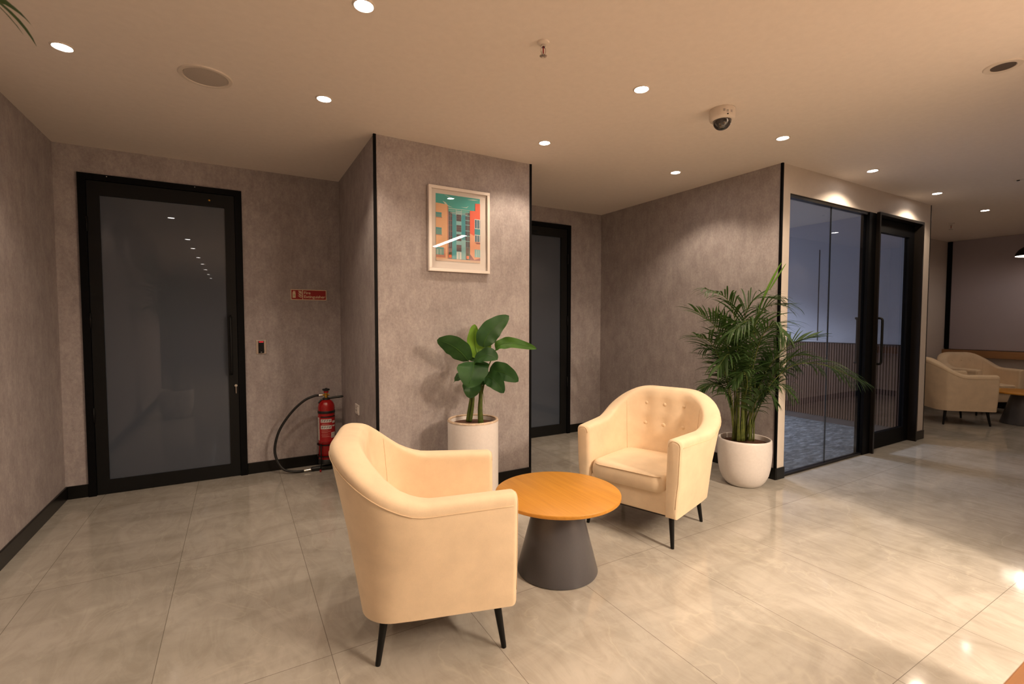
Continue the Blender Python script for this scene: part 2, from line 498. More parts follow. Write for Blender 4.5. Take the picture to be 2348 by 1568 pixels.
# glass partition: fixed panes
win = struct('window_1')
bm = NB()
add_box(bm, 3.914, 5.24, YG + .008, YG + .055, 2.312, 2.342)
add_box(bm, 3.914, 5.24, YG + .008, YG + .055, 0, .018)
obj('window_frame', bm, M['brown_black'], win)
obj('glass_pane', box(3.914, 4.602, YG + .026, YG + .036, .018, 2.312), M['glass'], win)
obj('glass_pane', box(4.612, 5.24, YG + .026, YG + .036, .018, 2.312), M['glass'], win)
obj('glass_joint', box(4.6045, 4.6095, YG + .0255, YG + .0365, .018, 2.312), M['glass_edge'], win)
bm = NB(); add_box(bm, 5.24, 5.375, YG - .0, YG + .075, 0, 2.342); obj('mullion', bm, M['black'], win)
# framed door in the partition, leaf set back
d3 = struct('door_3')
bm = NB()
add_box(bm, 5.375, 5.400, YG - .03, YG + .11, 0, 2.35)
add_box(bm, 6.335, 6.362, YG - .03, YG + .11, 0, 2.35)
add_box(bm, 5.400, 6.335, YG - .03, YG + .11, 2.325, 2.35)
obj('door_frame', bm, M['brown_black'], d3)
bm = NB(); fy0, fy1 = YG + .045, YG + .09
add_box(bm, 5.402, 5.475, fy0, fy1, .006, 2.32)
add_box(bm, 6.22, 6.333, fy0, fy1, .006, 2.32)
add_box(bm, 5.475, 6.22, fy0, fy1, .006, .16)
add_box(bm, 5.475, 6.22, fy0, fy1, 2.19, 2.32)
leaf3 = obj('door_leaf', bm, M['black'], d3)
obj('glass_pane', box(5.475, 6.22, fy0 + .018, fy0 + .028, .16, 2.19), M['glass'], leaf3)
hm = M['matte_black']
pull_handle(leaf3, 5.44, fy0, .88, 1.33, .095)
hb = pull_handle(leaf3, 5.44, fy1, .88, 1.33, -.075, nm='inner_pull_handle')

# ------------------------------------------------------------------ ceiling fixtures and lamps
def spot_light(parent, energy, z, size=122, blend=.45, col=WARM, radius=.03):
    ld = bpy.data.lights.new('beam', 'SPOT'); ld.energy = energy; ld.color = col
    ld.spot_size = R(size); ld.spot_blend = blend; ld.shadow_soft_size = radius
    o = bpy.data.objects.new('beam', ld); COL.objects.link(o); o.parent = parent; o.location = (0, 0, z)
    return o

def ring_bm(r0, r1, h):
    bm = NB(); add_lathe(bm, [(r0, 0), (r1, 0), (r1 - .004, -h), (r0 + .004, -h), (r0, 0)], 40, closed_top=False, closed_bot=False); return bm
RING = None
def downlight(x, y, label, power=SPOT_W, lit=True, group='recessed ceiling downlights', r=.034, size=122):
    t = thing('downlight', label, 'ceiling light', (x, y, H), 0, group)
    obj('trim_ring', ring_bm(r, r + .012, .005), M['trim_white'], t, True, 40)
    obj('lens', lathe([(0, -.003), (r, -.003), (r, 0), (0, 0)], 32), M['bulb'] if lit else M['lamp_off'], t)
    if lit: spot_light(t, power, -.02, size)
    return t
downlight(-.666, 2.987, 'lit recessed downlight nearest the left wall, beyond the palm tips', SPOT_W * .8)
downlight(-.66, 1.98, 'lit recessed downlight left of the view, mirrored at the top of the left door glass', SPOT_W * .4)
downlight(.47, 1.996, 'lit recessed downlight cut by the top edge, above the near armchair')
downlight(.46, 2.926, 'lit recessed downlight between the round speaker grille and the pillar')
downlight(1.938, 1.939, 'lit recessed downlight between the sprinkler with red bulb and the dome camera')
downlight(1.919, 2.852, 'lit recessed downlight just in front of the pillar, right of the picture', size=130)
downlight(3.289, 1.954, 'lit recessed downlight right of the dome camera, by the palm corner', SPOT_W * .8)
downlight(3.257, 2.852, 'lit recessed downlight in the right bay, before the grey side wall')
downlight(4.649, 1.99, 'lit recessed downlight over the fixed glass panes', SPOT_W * .95, size=142)
downlight(6.018, 2.014, 'lit recessed downlight over the glazed meeting room door', SPOT_W * .75, size=142)
downlight(7.407, 2.041, 'lit recessed downlight furthest off, over the lounge armchairs', SPOT_W * .35)
t = thing('downlight', 'unlit recessed spot tilted in a wide ring at the top right of the ceiling', 'ceiling light', (3.318, .871, H))
obj('trim_ring', ring_bm(.046, .075, .005), M['trim_white'], t, True, 40)
obj('lens', lathe([(0, -.004), (.046, -.004), (.046, 0), (0, 0)], 32), M['lamp_off'], t)
for i, y in enumerate((.23, -.83, -2.2, -3.45, -4.78, -6.17, -7.53)):
    downlight(-.62, y, 'lit downlight, %s of the hall row mirrored in the left door glass' % ('first', 'second', 'third', 'fourth', 'fifth', 'sixth', 'last')[i], SPOT_W * .4, group='hall downlights behind the viewpoint')
downlight(-1.22, -1.0, 'lit downlight over the side of the hall behind the viewpoint', SPOT_W * .4, group='hall side downlight')
downlight(7.41, .95, 'lit downlight before the wall opposite the glass partition', SPOT_W * .3, group='opposite wall downlight')

# linear lamps behind the viewpoint (their streak is mirrored in the picture glass)
def linear(y0, y1, x, power, label):
    L = y1 - y0
    t = thing('linear_lamp', label, 'ceiling light', (x, (y0 + y1) / 2, H), 0, 'linear ceiling lamps behind the viewpoint')
    obj('housing', box(-.04, .04, -L / 2, L / 2, -.05, 0, .004), M['trim_white'], t)
    obj('diffuser', box(-.032, .032, -L / 2 + .01, L / 2 - .01, -.056, -.0505), M['linear'], t)
    ld = bpy.data.lights.new('glow', 'AREA'); ld.shape = 'RECTANGLE'; ld.size = .07; ld.size_y = L; ld.energy = power; ld.color = WARM
    o = bpy.data.objects.new('glow', ld); COL.objects.link(o); o.parent = t; o.location = (0, 0, -.06)
linear(-.80, .36, 2.81, LINE_W, 'linear ceiling lamp mirrored as a white streak in the picture')
linear(-2.3, -1.1, 2.81, LINE_W * 3.9, 'linear ceiling lamp one step further behind the viewpoint')

# cool fill panel, unseen, added to light the meeting room's grey wall
t = thing('meeting_fill_panel', 'square fill light added out of view on the meeting room ceiling', 'ceiling light', (5.0, 4.7, H))
obj('frame', box(-.3, .3, -.3, .3, -.012, 0, .003), M['trim_white'], t)
ld = bpy.data.lights.new('glow', 'AREA'); ld.shape = 'SQUARE'; ld.size = .55; ld.energy = 120; ld.color = (.88, .91, 1.0); ld.spread = R(125)
o = bpy.data.objects.new('glow', ld); COL.objects.link(o); o.parent = t; o.location = (0, 0, -.02)

# speaker, sprinklers, dome camera
t = thing('ceiling_speaker', 'round white speaker with grey grille flush in the ceiling', 'speaker', (-.108, 2.976, H))
obj('bezel', ring_bm(.098, .122, .006), M['trim_white'], t, True, 40)
obj('grille', lathe([(0, -.005), (.08, -.0045), (.098, -.003), (.098, 0), (0, 0)], 48), M['speaker_mesh'], t, True, 40)

def sprinkler(x, y, label, s=1.0):
    t = thing('sprinkler', label, 'sprinkler', (x, y, H), 0, 'fire sprinklers')
    obj('escutcheon', lathe([(0, 0), (.028 * s, 0), (.026 * s, -.006), (.016 * s, -.012), (0, -.012)], 32), M['trim_white'], t, True, 40)
    bm = NB(); add_lathe(bm, [(0, -.012), (.010, -.012), (.010, -.022), (0, -.022)], 16)
    add_tube(bm, catmull([(-.008, 0, -.02), (-.013, 0, -.032), (-.011, 0, -.045), (-.003, 0, -.058)], 4), .0018, 6)
    add_tube(bm, catmull([(.008, 0, -.02), (.013, 0, -.032), (.011, 0, -.045), (.003, 0, -.058)], 4), .0018, 6)
    fr = obj('yoke', bm, M['chrome'], t, True, 40); fr.scale = (s, s, s)
    obj('bulb', lathe([(0, -.022), (.003, -.022), (.0028, -.05), (0, -.05)], 10), M['sign_red'], t, True).scale = (s, s, s)
    bm = NB(); add_lathe(bm, [(0, -.057), (.008, -.057), (.008, -.060), (0, -.060)], 20)
    for k in range(12):
        a = 2 * math.pi * k / 12; c, sn = math.cos(a), math.sin(a); p = Vector((-sn, c, 0)) * .0022
        v0 = Vector((c * .007, sn * .007, -.0585)); v1 = Vector((c * .0165, sn * .0165, -.061))
        add_tube(bm, [v0, v1], [.0016, .0022], 5)
    obj('deflector', bm, M['steel'], t, True, 40).scale = (s, s, s)
    return t
sprinkler(1.233, 1.846, 'small chrome fire sprinkler with red bulb on the ceiling before the pillar')
sprinkler(8.014, 2.527, 'distant fire sprinkler on the lounge ceiling beside the blind', 1.3)
t = thing('ceiling_sensor', 'tiny dark sensor dot on the lounge ceiling near the right edge', 'sensor', (6.072, 1.463, H))
obj('housing', lathe([(0, -.006), (.035, -.004), (.038, 0), (0, 0)], 24), M['trim_white'], t, True, 40)
obj('lens', lathe([(0, -.012), (.010, -.010), (.012, -.005), (0, -.005)], 16), M['matte_black'], t, True)

t = thing('dome_camera', 'white dome security camera with smoked half ball, hanging from the ceiling', 'security camera', (2.545, 1.884, H))
obj('body', lathe([(0, 0), (.070, 0), (.073, -.004), (.073, -.050), (.069, -.060), (.056, -.066), (0, -.066)], 48), M['trim_white'], t, True, 50)
dm = obj('dome', lathe([(.054, -.062)] + [(.053 * math.cos(R(a)), -.064 - .055 * math.sin(R(a))) for a in range(5, 90, 9)] + [(0, -.119)], 40), M['dome'], t, True, 60)
bm = NB()
for a, z in ((-2.1, -.030), (-2.35, -.024), (-1.75, -.030)):
    c = Vector((.0735 * math.cos(a), .0735 * math.sin(a), z)); tn = Vector((-math.sin(a), math.cos(a), 0))
    for k in range(3):
        add_tube(bm, [c + tn * .006 + Vector((0, 0, -.005 * k)), c - tn * .006 + Vector((0, 0, -.005 * k))], .0012, 5)
obj('printed_mark', bm, M['grey_print'], t)
obj('screw', lathe([(0, -.002), (.004, -.002), (.004, .002), (0, .002)], 10), M['matte_black'], t).matrix_local = Matrix.Translation((-.035, -.064, -.052)) @ Matrix.Rotation(R(90), 4, 'X')

# ------------------------------------------------------------------ armchair
def u_path(hw, fr, bk, rc, na=12, nc=12, nb=17):
    """open U in plan: right arm front -> back -> left arm front. local x forward, y left"""
    pts = []
    for i in range(na): pts.append((fr + (-(bk - rc) - fr) * i / na, -hw))
    for i in range(nc):
        a = R(90) * i / nc
        pts.append((-(bk - rc) - rc * math.sin(a), -(hw - rc) - rc * math.cos(a)))
    for i in range(nb): pts.append((-bk, -(hw - rc) + 2 * (hw - rc) * i / (nb - 1)))
    for i in range(nc):
        a = R(90) * (i + 1) / nc
        pts.append((-(bk - rc) - rc * math.cos(a), (hw - rc) + rc * math.sin(a)))
    for i in range(na): pts.append((-(bk - rc) + (fr + (bk - rc)) * (i + 1) / na, hw))
    return pts
def flare(path, k, xf, xb):
    out = []
    for x, y in path:
        q = max(0, min(1, (xf - x) / (xf - xb)))
        out.append((x, y * (1 + k * q)))
    return out
def sstep(t): t = max(0, min(1, t)); return t * t * (3 - 2 * t)
CH = dict(z0=.185, arm=.640, back=.840)
BTN = [(y, z) for z in (.725, .585) for y in (-.133, 0, .133)]
def make_chair(label):
    t = thing('armchair', label, 'armchair', (0, 0, 0), 0, 'cream tub armchairs')
    ob = flare(u_path(.312, .268, .305, .13), .05, .27, -.1); om = flare(u_path(.332, .268, .365, .22), .09, .27, -.1); ot = flare(u_path(.340, .268, .425, .235), .16, .27, -.12)
    it = flare(u_path(.252, .268, .310, .160), .17, .27, -.12); im = flare(u_path(.247, .268, .275, .13), .09, .27, -.1); ib = u_path(.245, .268, .240, .10)
    n = len(ob)
    def hgt(i):
        # height falls along the rim from the middle of the back to the arms
        c = n // 2; s = 0
        for k in range(min(i, c), max(i, c)): s += math.hypot(ot[k][0] - ot[k + 1][0], ot[k][1] - ot[k + 1][1])
        return CH['arm'] + (CH['back'] - CH['arm']) * (1 - sstep(max(0, s - .10) / .56) ** 1.35)
    def loop(i, inset=0.0, shiftx=0.0):
        h = hgt(i); z0 = CH['z0']
        def L(a, b, k): return Vector((a[i][0] + (b[i][0] - a[i][0]) * k, a[i][1] + (b[i][1] - a[i][1]) * k, 0))
        P = []
        # outer, bottom to top
        for k in range(9):
            v = k / 8; z = z0 + (h - .035 - z0) * v
            p = L(ob, om, v * 2) if v < .5 else L(om, ot, (v - .5) * 2)
            p.z = z
            P.append(p)
        o = Vector((*ot[i], 0)); q = Vector((*it[i], 0)); c = (o + q) / 2; e = (o - q) / 2
        for k in range(1, 12):
            a = math.pi * k / 12
            ex = math.copysign(abs(math.cos(a)) ** .75, math.cos(a)); ez = abs(math.sin(a)) ** .75
            P.append(Vector((c.x + e.x * ex, c.y + e.y * ex, h - .035 + .035 * ez)))
        for k in range(15):
            v = 1 - k / 14; z = z0 + (h - .035 - z0) * v
            p = L(ib, im, v * 2) if v < .5 else L(im, it, (v - .5) * 2)
            p.z = z
            # dimples and gentle tufting round the buttons on the inner back
            if p.x < -.1 and z > .42:
                for by, bz in BTN:
                    d2 = (p.y - by) ** 2 + (z - bz) ** 2
                    p.x -= .015 * math.exp(-d2 / .0014) 
                p.x += .012 * math.exp(-(p.y ** 2) / .05) * (1 if z > .5 else 0)
            P.append(p)
        if inset:
            cc = sum(P, Vector()) / len(P)
            for p in P:
                d = Vector((0, cc.y - p.y, cc.z - p.z))
                if d.length > 1e-6: 
                    ln = d.length; d.normalize()
                    p += Vector((0, math.copysign(min(inset, abs(cc.y - p.y)), cc.y - p.y), (inset if p.z < cc.z - .1 else (-inset if p.z > cc.z + .12 else 0))))
        if shiftx:
            for p in P: p.x += shiftx
        return P
    bm = NB()
    rows = []
    CAP = [(.024 * (1 - math.cos(R(a))), .022 * math.sin(R(a))) for a in (84, 66, 48, 30, 14)]
    for a_, b_ in CAP: rows.append(loop(0, a_, b_))
    for i in range(n): rows.append(loop(i))
    for a_, b_ in reversed(CAP): rows.append(loop(n - 1, a_, b_))
    V = [[bm.verts.new(p) for p in r] for r in rows]
    m = len(V[0])
    for a, b in zip(V, V[1:]):
        for k in range(m):
            bm.faces.new((a[k], a[(k + 1) % m], b[(k + 1) % m], b[k]))
    bm.faces.new(V[0]); bm.faces.new(V[-1])
    shell = obj('shell', bm, M['fabric'], t, True, 55)
    # seams
    def outer_seam(off):
        pts = []
        for i in range(n):
            p = Vector((ot[i][0], ot[i][1], hgt(i) - off)); d = Vector((ot[i][0] - it[i][0], ot[i][1] - it[i][1], 0)).normalized()
            pts.append(p + d * .0006)
        return pts
    obj('top_seam', tube(outer_seam(.045), .0022, 6), M['seam'], shell, True)
    for side in (0, n - 1):
        P = loop(side, .010, .0185)
        obj('arm_front_seam', tube(P[1:21], .0018, 6), M['seam'], shell, True)
    for side in (17, n - 18):
        P = loop(side)[20:30]
        cpt = Vector((-.02, 0, 0))
        obj('inner_seam', tube([p + (cpt - Vector((p.x, p.y, 0))).normalized() * .0008 for p in P], .0014, 6), M['seam'], shell, True)
    # base rail under the cushion
    bm = NB(); add_box(bm, -.23, .262, -.252, .252, CH['z0'] + .002, .335, 0, .012, 3)
    obj('seat_rail', bm, M['fabric'], t, True, 40)
    # loose cushion: rounded, crowned
    bm = NB(); ny, nx = 22, 22
    def cush(u, v, top):
        x = -.255 + .535 * u; y = -.249 + .498 * v
        e = 1 - max(abs(2 * u - 1), abs(2 * v - 1)) ** 7
        # rounded corners at the back and front
        cr = min(1, max(0, (abs(2 * u - 1) - .72) / .28)) * min(1, max(0, (abs(2 * v - 1) - .72) / .28))
        x -= math.copysign(.022 * cr, 2 * u - 1); y -= math.copysign(.022 * cr, 2 * v - 1)
        crown = .020 * (1 - (2 * v - 1) ** 2) * (1 - (2 * u - 1) ** 2)
        ed = max(abs(2 * u - 1), abs(2 * v - 1)); rim = .011 * max(0, (ed - .86) / .14) ** 2
        zt = .425 - .018 * (1 - u) + crown - rim
        zb = .305 + rim
        bulge = 0
        return Vector((x, y, zt if top else zb))
    gt = [[bm.verts.new(cush(i / nx, j / ny, True)) for j in range(ny + 1)] for i in range(nx + 1)]
    gb = [[bm.verts.new(cush(i / nx, j / ny, False)) for j in range(ny + 1)] for i in range(nx + 1)]
    for g_ in (gt, gb):
        for i in range(nx):
            for j in range(ny): bm.faces.new((g_[i][j], g_[i + 1][j], g_[i + 1][j + 1], g_[i][j + 1]))
    rim_t = [gt[i][0] for i in range(nx)] + [gt[nx][j] for j in range(ny)] + [gt[i][ny] for i in range(nx, 0, -1)] + [gt[0][j] for j in range(ny, 0, -1)]
    rim_b = [gb[i][0] for i in range(nx)] + [gb[nx][j] for j in range(ny)] + [gb[i][ny] for i in range(nx, 0, -1)] + [gb[0][j] for j in range(ny, 0, -1)]
    mid = []
    for a, b in zip(rim_t, rim_b):
        c = (a.co + b.co) / 2; d = Vector((c.x - .03, c.y, 0)).normalized()
        mid.append([bm.verts.new(a.co.lerp(b.co, f) + d * w_) for f, w_ in ((.22, .008), (.5, .012), (.78, .008))])
    N = len(rim_t)
    for k in range(N):
        k2 = (k + 1) % N
        c1 = [rim_t[k]] + mid[k] + [rim_b[k]]; c2 = [rim_t[k2]] + mid[k2] + [rim_b[k2]]
        for q in range(4): bm.faces.new((c1[q], c1[q + 1], c2[q + 1], c2[q]))
    cu = obj('seat_cushion', bm, M['fabric'], t, True, 60)
    seam = [cush(1, j / 22, True) + Vector((.006, 0, -.006)) for j in range(1, 22)]
    obj('cushion_piping', tube(seam, .0028, 8), M['seam'], cu, True)
    for by, bz in BTN:
        v = (bz - CH['z0']) / (CH['back'] - .035 - CH['z0'])
        x = -(.240 + (.275 - .240) * v * 2) if v < .5 else -(.275 + (.310 - .275) * (v - .5) * 2)
        x += .012 * math.exp(-(by ** 2) / .05) - .0165
        b = obj('button', lathe([(0, 0), (.0125, 0), (.0135, .003), (.011, .007), (.005, .009), (0, .0093)], 20), M['fabric'], shell, True, 60)
        b.matrix_local = Matrix.Translation((x, by, bz)) @ Matrix.Rotation(R(90), 4, 'Y')
    for sx in (1, -1):
        for sy in (1, -1):
            top = Vector((sx * .215, sy * .258, CH['z0'] + .004)); ft = Vector((sx * .243, sy * .278, .0))
            l = obj('leg', tube([top, top.lerp(ft, .93), ft + Vector((0, 0, .0))], [.0165, .0105, .0095], 16), M['matte_black'], t, True, 40)
    bm = NB(); add_box(bm, -.20, .25, -.24, .24, CH['z0'] - .006, CH['z0'] + .001)
    obj('underside', bm, M['slat_back'], t)
    return t
c1 = make_chair('cream tub armchair seen from its outer side, left of the round oak table')
c1.location = (.753, 1.952, 0); c1.rotation_euler = (0, 0, math.atan2(-.31, .95))
dup(c1, (2.265, 2.192, 0), math.atan2(-.34, -.94), 'cream tub armchair with buttoned back facing us, right of the round oak table')
dup(c1, (8.06, 2.45, 0), math.atan2(-.7, .7), 'beige tub armchair in the lounge, side on, just past the cream wall end')
dup(c1, (9.18, 2.50, 0), math.atan2(-.86, -.5), 'beige tub armchair in the lounge corner under the window, buttons showing')

# ------------------------------------------------------------------ round tables
def make_table(label):
    t = thing('coffee_table', label, 'table', (0, 0, 0), 0, 'round coffee tables')
    obj('tabletop', lathe([(0, .394), (.320, .394), (.3245, .397), (.3255, .402), (.3255, .410), (.3245, .4125), (.322, .414), (0, .414)], 96), M['table_wood'], t, True, 40)
    obj('cone_base', lathe([(0, .0), (.200, .0), (.208, .003), (.210, .008), (.112, .388), (.109, .394), (0, .394)], 96), M['cone'], t, True, 40)
    return t
tb = make_table('round oak topped table on a grey cone base between the two near armchairs')
tb.location = (1.434, 2.0, 0)
dup(tb, (8.60, 1.93, 0), .3, 'round wooden table on a dark cone base beside the lounge armchairs')

# ------------------------------------------------------------------ plants
LAT = Vector((math.cos(R(30.08)), -math.sin(R(30.08)), 0)); DEP = Vector((math.sin(R(30.08)), math.cos(R(30.08)), 0))
def loc3(u, z, wv=0.0): return LAT * u + DEP * wv + Vector((0, 0, z))

def leaf_bm(base, mid, tip, width, wdir, fold=.18, n=30, m=8, wave=.0, shape=.8, seed=0):
    rnd = random.Random(seed)
    bm = NB(); rows = []
    ph = rnd.random() * 6
    base, mid, tip, wdir = Vector(base), Vector(mid), Vector(tip), Vector(wdir).normalized()
    for i in range(n + 1):
        s = i / n
        c = base * (1 - s) ** 2 + 2 * mid * s * (1 - s) + tip * s * s
        tg = ((mid - base) * (1 - s) + (tip - mid) * s).normalized()
        wd = (wdir - tg * wdir.dot(tg)).normalized(); nn = tg.cross(wd)
        hw = width / 2 * (math.sin(math.pi * s ** shape) ** .52 * (1 + .025 * math.sin(s * 23 + ph)) if 0 < s < 1 else .02)
        row = []
        for k in range(-m // 2, m // 2 + 1):
            v = k / (m / 2)
            row.append(bm.verts.new(c + wd * hw * v + nn * (fold * hw * abs(v) + wave * math.sin(s * 17 + ph + v) * abs(v))))
        rows.append(row)
    for a, b in zip(rows, rows[1:]):
        for k in range(m): bm.faces.new((a[k], a[k + 1], b[k + 1], b[k]))
    return bm

# broad leaved plant in the tall white cylinder
PB = Vector((1.425, 3.005, 0))
t = thing('potted_plant', 'broad leaved green plant in a tall white cylinder pot before the pillar', 'plant', PB)
obj('pot', lathe([(0, 0), (.165, 0), (.172, .006), (.177, .03), (.177, .60), (.174, .613), (.168, .616), (.161, .612), (.160, .60), (.158, .54), (0, .54)], 72), M['pot'], t, True, 50)
rb = NB(); add_lathe(rb, [(.1785, .606), (.175, .6165), (.168, .6185), (.160, .614), (.1605, .604), (.165, .612), (.1745, .612), (.1785, .606)], 72, closed_top=False, closed_bot=False)
obj('pot_rim', rb, M['pot_rim'], t, True, 60)
obj('soil', lathe([(0, .588), (.06, .592), (.12, .586), (.159, .580), (.159, .55), (0, .55)], 40), M['soil'], t, True, 60)
dP = PB.dot(DEP); uP = PB.dot(LAT)
def pl(cx, cy, wv=0.0):
    """plant-local point from picture-measured offsets (sizes scaled to metres)"""
    px, py = 980 + cx / 3.735, 700 + cy / 3.735
    d = dP + wv
    # undo the small camera pitch
    return LAT * ((px - 1174) / 1091.23 * d - uP) + DEP * wv + Vector((0, 0, 1.3 + (736.5 - py) / 1091.23 * d))
k = 0
LEAVES = [
    # base, mid, tip, width, tilt(depth component of width dir), mat, wave
    ((480, 360, 0), (490, 215, -.02), (700, 92, .06), .150, (.80, .1, -.55), 'leaf_dark', .004),
    ((437, 452, .03), (385, 330, .03), (405, 163, .05), .105, (.9, .3, .05), 'leaf_lime', .003),
    ((440, 450, .04), (520, 380, .06), (520, 310, .06), .075, (.9, .2, .3), 'leaf_lime', .0),
    ((350, 480, 0), (250, 330, -.05), (82, 300, -.10), .155, (.55, -.3, .80), 'leaf_dark', .005),
    ((578, 395, 0), (610, 262, -.03), (938, 376, -.10), .085, (.25, .35, .90), 'leaf_mid', .006),
    ((395, 488, -.02), (500, 380, -.09), (598, 470, -.14), .125, (.35, .5, .80), 'leaf_dark', .004),
    ((400, 488, -.03), (400, 540, -.14), (345, 708, -.16), .215, (1.0, .1, .1), 'leaf_dark', .003),
    ((540, 590, .02), (610, 520, .0), (780, 655, -.03), .135, (.45, .2, .85), 'leaf_dark', .004),
    ((492, 612, -.01), (560, 600, -.06), (655, 755, -.10), .120, (.75, .1, .60), 'leaf_dark', .004),
    ((300, 600, .03), (260, 600, .03), (220, 665, .02), .06, (.5, .3, .8), 'leaf_dark', .002),
    ((385, 640, 0), (385, 700, -.05), (355, 798, -.05), .130, (1.0, .2, .1), 'leaf_dark', .003),
    ((360, 470, .04), (395, 430, .05), (422, 432, .06), .075, (.5, .2, .8), 'leaf_dark', .0),
    ((440, 640, 0), (480, 640, -.02), (522, 668, -.03), .065, (.4, .2, .8), 'leaf_dark', .0),
]
for b, m_, tp, wd, (a, c, e), mm, wave in LEAVES:
    k += 1
    lf = obj('leaf', leaf_bm(pl(*b), pl(*m_), pl(*tp), wd, LAT * a + DEP * c + Vector((0, 0, e)), .16, wave=wave, seed=k), M[mm], t, True)
    bb = pl(*b); mp = pl(*m_); tt = pl(*tp)
    rib = [bb * (1 - s) ** 2 + 2 * mp * s * (1 - s) + tt * s * s - DEP * .0012 for s in (0, .15, .3, .45, .6, .75, .9)]
    obj('midrib', tube(rib, [.0026, .0022, .002, .0016, .0013, .001, .0007], 6), M['leaf_mid'], lf, True)
def stem(pts, r): obj('stem', tube(catmull(pts, 6), r, 12), M['plant_stem'], t, True)
def taper(a, b, n): return [a + (b - a) * i / (n - 1) for i in range(n)]
stem([pl(350, 1000, .02), pl(365, 880, .02), pl(378, 780, .02), pl(392, 640, .0), pl(395, 490, -.01)], taper(.020, .005, 25))
stem([pl(365, 1000, .0), pl(385, 880, .0), pl(398, 740, .01), pl(420, 560, .03), pl(437, 452, .03)], taper(.012, .004, 25))
stem([pl(455, 1015, -.02), pl(450, 900, -.02), pl(455, 780, -.01), pl(458, 640, .0), pl(470, 500, .01), pl(482, 362, .0)], taper(.020, .004, 31))
stem([pl(460, 780, -.01), pl(480, 690, .0), pl(510, 560, .01), pl(578, 395, .0)], taper(.008, .003, 19))
stem([pl(462, 760, -.01), pl(485, 680, .0), pl(540, 592, .02)], taper(.006, .0025, 13))
stem([pl(380, 740, .02), pl(340, 660, .03), pl(300, 600, .03)], taper(.005, .002, 13))
stem([pl(385, 600, .0), pl(370, 520, .0), pl(350, 480, .0)], taper(.006, .003, 13))
stem([pl(470, 720, -.02), pl(480, 780, -.05), pl(490, 850, -.06)], taper(.002, .001, 13))

# areca palms
def frond_bm(pts, Lmax, seed, start=.32, nl=30, droop=.55, width=.0125, side_up=.25, mi_r=1):
    rnd = random.Random(seed)
    bm = NB()
    P = catmull(pts, 14); n = len(P)
    add_tube(bm, P, taper(.0055, .0014, n), 6, 1)
    lens = [0]
    for a, b in zip(P, P[1:]): lens.append(lens[-1] + (b - a).length)
    tot = lens[-1]
    def at(s):
        d = s * tot; i = 0
        while i < n - 2 and lens[i + 1] < d: i += 1
        f = (d - lens[i]) / max(1e-6, lens[i + 1] - lens[i])
        return P[i].lerp(P[i + 1], f), (P[i + 1] - P[i]).normalized()
    roll = rnd.uniform(-.35, .35)
    for j in range(nl):
        s = start + (1 - start) * (j + .5) / nl
        q = (s - start) / (1 - start)
        L = Lmax * 1.12 * (math.sin(math.pi * (.18 + .70 * q)) ** .8) * rnd.uniform(.86, 1.08)
        c, tg = at(s)
        sd = tg.cross(Vector((0, 0, 1)))
        if sd.length < .2: sd = tg.cross(DEP)
        sd.normalize(); up = sd.cross(tg).normalized()
        for sgn in (1, -1):
            ang = R(62 - 34 * q + rnd.uniform(-6, 6))
            dr = (tg * math.cos(ang) + (sd * sgn * math.cos(roll) + up * (side_up + sgn * math.sin(roll))).normalized() * math.sin(ang)).normalized()
            wv = dr.cross(up * .6 + sd * sgn * -.3 + Vector((rnd.uniform(-.3, .3), rnd.uniform(-.3, .3), .3))).normalized()
            prev = None; ns = 6; p = c.copy(); dcur = dr.copy(); w0 = width * rnd.uniform(.8, 1.15)
            dl = droop * rnd.uniform(.7, 1.3)
            for k_ in range(ns + 1):
                f = k_ / ns
                hw = w0 / 2 * (math.sin(math.pi * (.12 + .88 * f)) ** .7 if f < 1 else .02)
                a = bm.verts.new(p + wv * hw); b = bm.verts.new(p - wv * hw)
                if prev: bm.faces.new((prev[0], a, b, prev[1])).material_index = 0
                prev = (a, b)
                dcur = (dcur + Vector((0, 0, -1)) * dl * .30 * (.4 + f)).normalized()
                p = p + dcur * L / ns
    return bm

def palm_pot(t, s=1.0):
    obj('pot', lathe([(0, 0), (.116 * s, 0), (.130 * s, .008), (.156 * s, .040), (.178 * s, .088), (.190 * s, .145), (.196 * s, .21), (.199 * s, .28), (.197 * s, .352), (.195 * s, .366), (.190 * s, .370), (.182 * s, .367), (.180 * s, .355), (.178 * s, .29), (0, .29)], 72), M['pot'], t, True, 50)
    obj('soil', lathe([(0, .338), (.09 * s, .340), (.179 * s, .330), (.179 * s, .30), (0, .30)], 40), M['soil'], t, True, 60)

